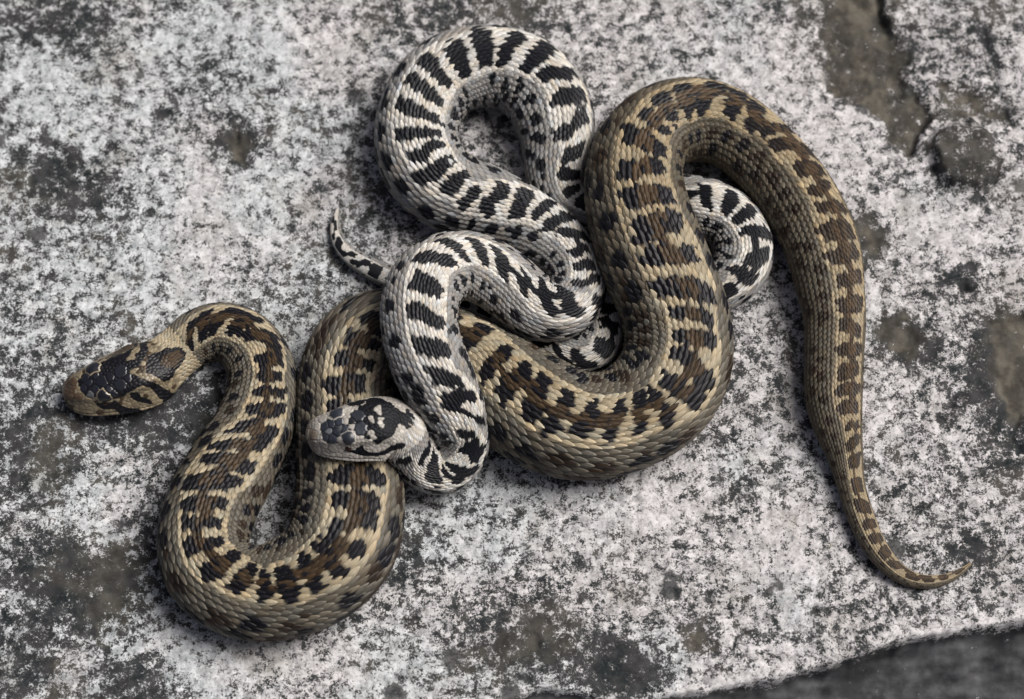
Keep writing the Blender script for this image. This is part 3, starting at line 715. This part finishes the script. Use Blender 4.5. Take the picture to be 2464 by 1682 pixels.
    ctr = np.array(cen); rr = np.array(rad, float)
    extra, es, ea = [], [], []
    for i in order[:9000]:
        p = HP[i]; u = HS[i] / hl
        need = np.interp(u, [0, .15, .45, .6, 1.2], [9.5, 9.0, 8.2, 6.6, 6.8]) * (1.35 if abs(math.degrees(HAg[i])) > 78 else 1.0)
        if len(ctr) and (np.linalg.norm(ctr - p, axis=1) - rr * .95 < need * .62).any(): continue
        if extra and (np.linalg.norm(np.array(extra) - p, axis=1) < need).any(): continue
        extra.append(p); es.append(HS[i]); ea.append(math.degrees(HAg[i]))
    ec = paint_class(np.array(es), np.array(ea), paint, np.full(len(es), 'p', dtype=object))
    under = np.abs(np.array(ea)) > 112
    ec[under] = 'v'
    allc = np.vstack([ctr, np.array(extra)]); allr = np.concatenate([rr, np.zeros(len(extra))])
    allk = np.array(pc + list(ec), dtype=object); allrim = np.array(pr + list(ec), dtype=object)
    d1 = np.full(len(HP), 1e9); d2 = d1.copy(); i1 = np.zeros(len(HP), int)
    for i in range(len(allc)):
        d = np.linalg.norm(HP - allc[i], axis=1) - allr[i]
        nb = d < d1
        d2 = np.where(nb, d1, np.minimum(d2, d)); i1 = np.where(nb, i, i1); d1 = np.where(nb, d, d1)
    g = d2 - d1
    big = allr[i1] > 5
    rise = np.where(big, 1.9, 1.1) * sstep(0, np.where(big, 5.5, 4.5), g)
    brow = np.zeros(len(HP))
    for k, (c, s, a, r, rimc) in enumerate(shields[:2]):                 # brow shields stand up over the eyes
        brow += 7.0 * np.exp(-(np.linalg.norm(HP - ctr[k], axis=1) / 17.0) ** 2)
    mouth = -2.6 * np.exp(-((np.abs(np.degrees(HAg)) - 103 + 6 * np.sin(HS / hl * 3.5)) / 2.2) ** 2) * (HS < hl * .78) * (HS > 6)
    fade = 1 - sstep(hl * 1.08, sh, HS)
    Hd = (rise + brow + mouth - .6) * fade
    T2 = T.point(HS, HAg, Hd, raw=True) / K
    B0[:nh] = T2.reshape(nh, m, 3)
    colb = np.zeros((len(sg), m, 3)); colb[:] = pal['skin']
    under = (np.abs(Ag) > math.radians(128))
    colb[under] = pal['v'] * .5
    cs_ = np.concatenate([np.array([float(x[1]) for x in shields]), np.array(es)])[i1]
    ca_ = np.concatenate([np.array([float(x[2]) for x in shields]), np.array(ea)])[i1]
    hdeg = np.degrees(HAg); dlt = (hdeg - ca_ + 180) % 360 - 180
    qh = np.where(np.abs(hdeg) > 50, .85, .5)
    vc = paint_class(cs_ + qh * (HS - cs_), ca_ + qh * dlt, paint, np.full(len(HS), 'p', dtype=object))
    vc[np.abs(hdeg) > 112] = 'v'
    if tag == 'brown':
        vc = np.where((vc == 'p') & (rng.random(len(allc)) < .16)[i1], 'b', vc)
    vc = np.where(i1 < len(shields), allk[i1], vc)
    pcol = np.zeros((len(HS), 3)); rcol = np.zeros((len(allc), 3))
    for c in 'pfkbdngv':
        pcol[vc == c] = pal[c]; rcol[allrim == c] = pal[c]
    vary = np.exp(rng.normal(0, .13, len(allc)))[:, None]
    rw = np.where(i1 < 2, 5.5, 3.2)
    rimf = (1 - sstep(.25 * rw, rw, g))[:, None] * big[:, None]
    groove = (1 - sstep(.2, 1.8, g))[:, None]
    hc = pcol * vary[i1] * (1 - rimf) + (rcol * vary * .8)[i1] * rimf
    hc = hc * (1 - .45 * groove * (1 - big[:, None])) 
    brim = rimf * (i1 < 2)[:, None]
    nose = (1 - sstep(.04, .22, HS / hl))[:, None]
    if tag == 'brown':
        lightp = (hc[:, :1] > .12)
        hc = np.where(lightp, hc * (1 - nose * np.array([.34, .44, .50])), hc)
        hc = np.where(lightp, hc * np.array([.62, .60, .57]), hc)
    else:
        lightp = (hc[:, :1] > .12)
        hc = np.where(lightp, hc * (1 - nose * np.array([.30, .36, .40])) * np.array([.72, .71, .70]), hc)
    hc = hc + brim * pal['p'] * .45  # pale brow rims brightened further: their highlight is painted into the colour
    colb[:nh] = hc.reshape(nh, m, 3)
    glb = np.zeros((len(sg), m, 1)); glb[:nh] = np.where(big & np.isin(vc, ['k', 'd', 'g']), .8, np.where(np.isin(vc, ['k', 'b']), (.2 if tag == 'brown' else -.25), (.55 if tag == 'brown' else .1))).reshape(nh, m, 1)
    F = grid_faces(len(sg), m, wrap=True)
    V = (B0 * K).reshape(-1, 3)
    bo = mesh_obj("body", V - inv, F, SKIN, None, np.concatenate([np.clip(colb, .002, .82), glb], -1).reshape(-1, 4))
    bo.parent = root
    # ---- eyes under the brow shields
    for side in (-1, 1):
        k = 0 if (shields[0][2] > 0) == (side > 0) else 1
        s_e = float(shields[k][1]) - 4
        p = T.point(np.array(s_e), np.radians(72.0 * side), -3.5, raw=True)
        q2 = T.point(np.array(s_e), np.radians(72.0 * side), 4.0, raw=True)
        ax = (q2 - p) / np.linalg.norm(q2 - p)
        th = np.linspace(0, math.pi, 15); ph = np.linspace(0, 2 * math.pi, 24, endpoint=False)
        tt, pp = np.meshgrid(th, ph, indexing='ij')
        t1 = T.at(T.T, s_e); t1 = t1 - ax * (t1 @ ax); t1 /= np.linalg.norm(t1); t2 = np.cross(ax, t1)
        def ball(r, squash, off):
            return p + (np.cos(tt)[..., None] * ax + off * ax + np.sin(tt)[..., None] * (np.cos(pp)[..., None] * t1 * squash + np.sin(pp)[..., None] * t2)) * r * K
        eo = mesh_obj("eye", ball(8.5, 1.0, 0.0).reshape(-1, 3) - inv, grid_faces(15, 24, True), EYE_IRIS); eo.parent = root
        po = mesh_obj("pupil", ball(7.7, .5, .13).reshape(-1, 3) - inv, grid_faces(15, 24, True), EYE_PUPIL); po.parent = eo
    return T, root, inv

group = "snakes resting on the rock"
TBR, root_b, inv_b = snake('brown', "brown zigzag viper sprawled across the rock with its long tail trailing out", group,
      BROWN_PTS, 252, H1, BROWN_ROLL, BROWN_BARS, BROWN_PAINT, BROWN_SHIELDS, 3)
TWH, root_w, inv_w = snake('white', "silver grey viper with black zigzag lying coiled over the brown snake", group,
      WHITE_PTS, 222, H2, WHITE_ROLL, WHITE_BARS, WHITE_PAINT, WHITE_SHIELDS, 8)

def tongue(T, root, inv):
    c0 = T.at(T.c, 3.0) * K; t = T.at(T.T, 4.0); sd = T.at(T.S, 4.0)
    out = -t; out[2] = 0; out /= np.linalg.norm(out)
    V, F = [], []
    def strand(path, r0, r1):
        path = np.array(path); base = len(V); m = 6
        for i, p in enumerate(path):
            d = path[min(i + 1, len(path) - 1)] - path[max(i - 1, 0)]; d /= np.linalg.norm(d)
            a = np.cross(d, [0, 0, 1.0]); a /= np.linalg.norm(a); b = np.cross(a, d)
            r = (r0 + (r1 - r0) * i / (len(path) - 1)) * K
            for k in range(m):
                V.append(p + r * (math.cos(k * 2 * math.pi / m) * a + .6 * math.sin(k * 2 * math.pi / m) * b))
        for f in grid_faces(len(path), m, True): F.append(f + base)
    low = np.array([0, 0, -1.0])
    q = lambda f, l, z: c0 + (out * f + sd * l + low * z) * K
    strand([q(-8, 0, 8), q(8, 0, 9), q(16, 0, 11)], 2.6, 2.2)
    strand([q(15, 0, 11), q(26, 3, 14), q(38, 8, 15)], 1.8, .5)
    strand([q(15, 0, 11), q(26, -3, 14), q(37, -7, 18)], 1.8, .5)
    o = mesh_obj("tongue", np.array(V) - inv, np.array(F), TONGUE); o.parent = root

tongue(TBR, root_b, inv_b)
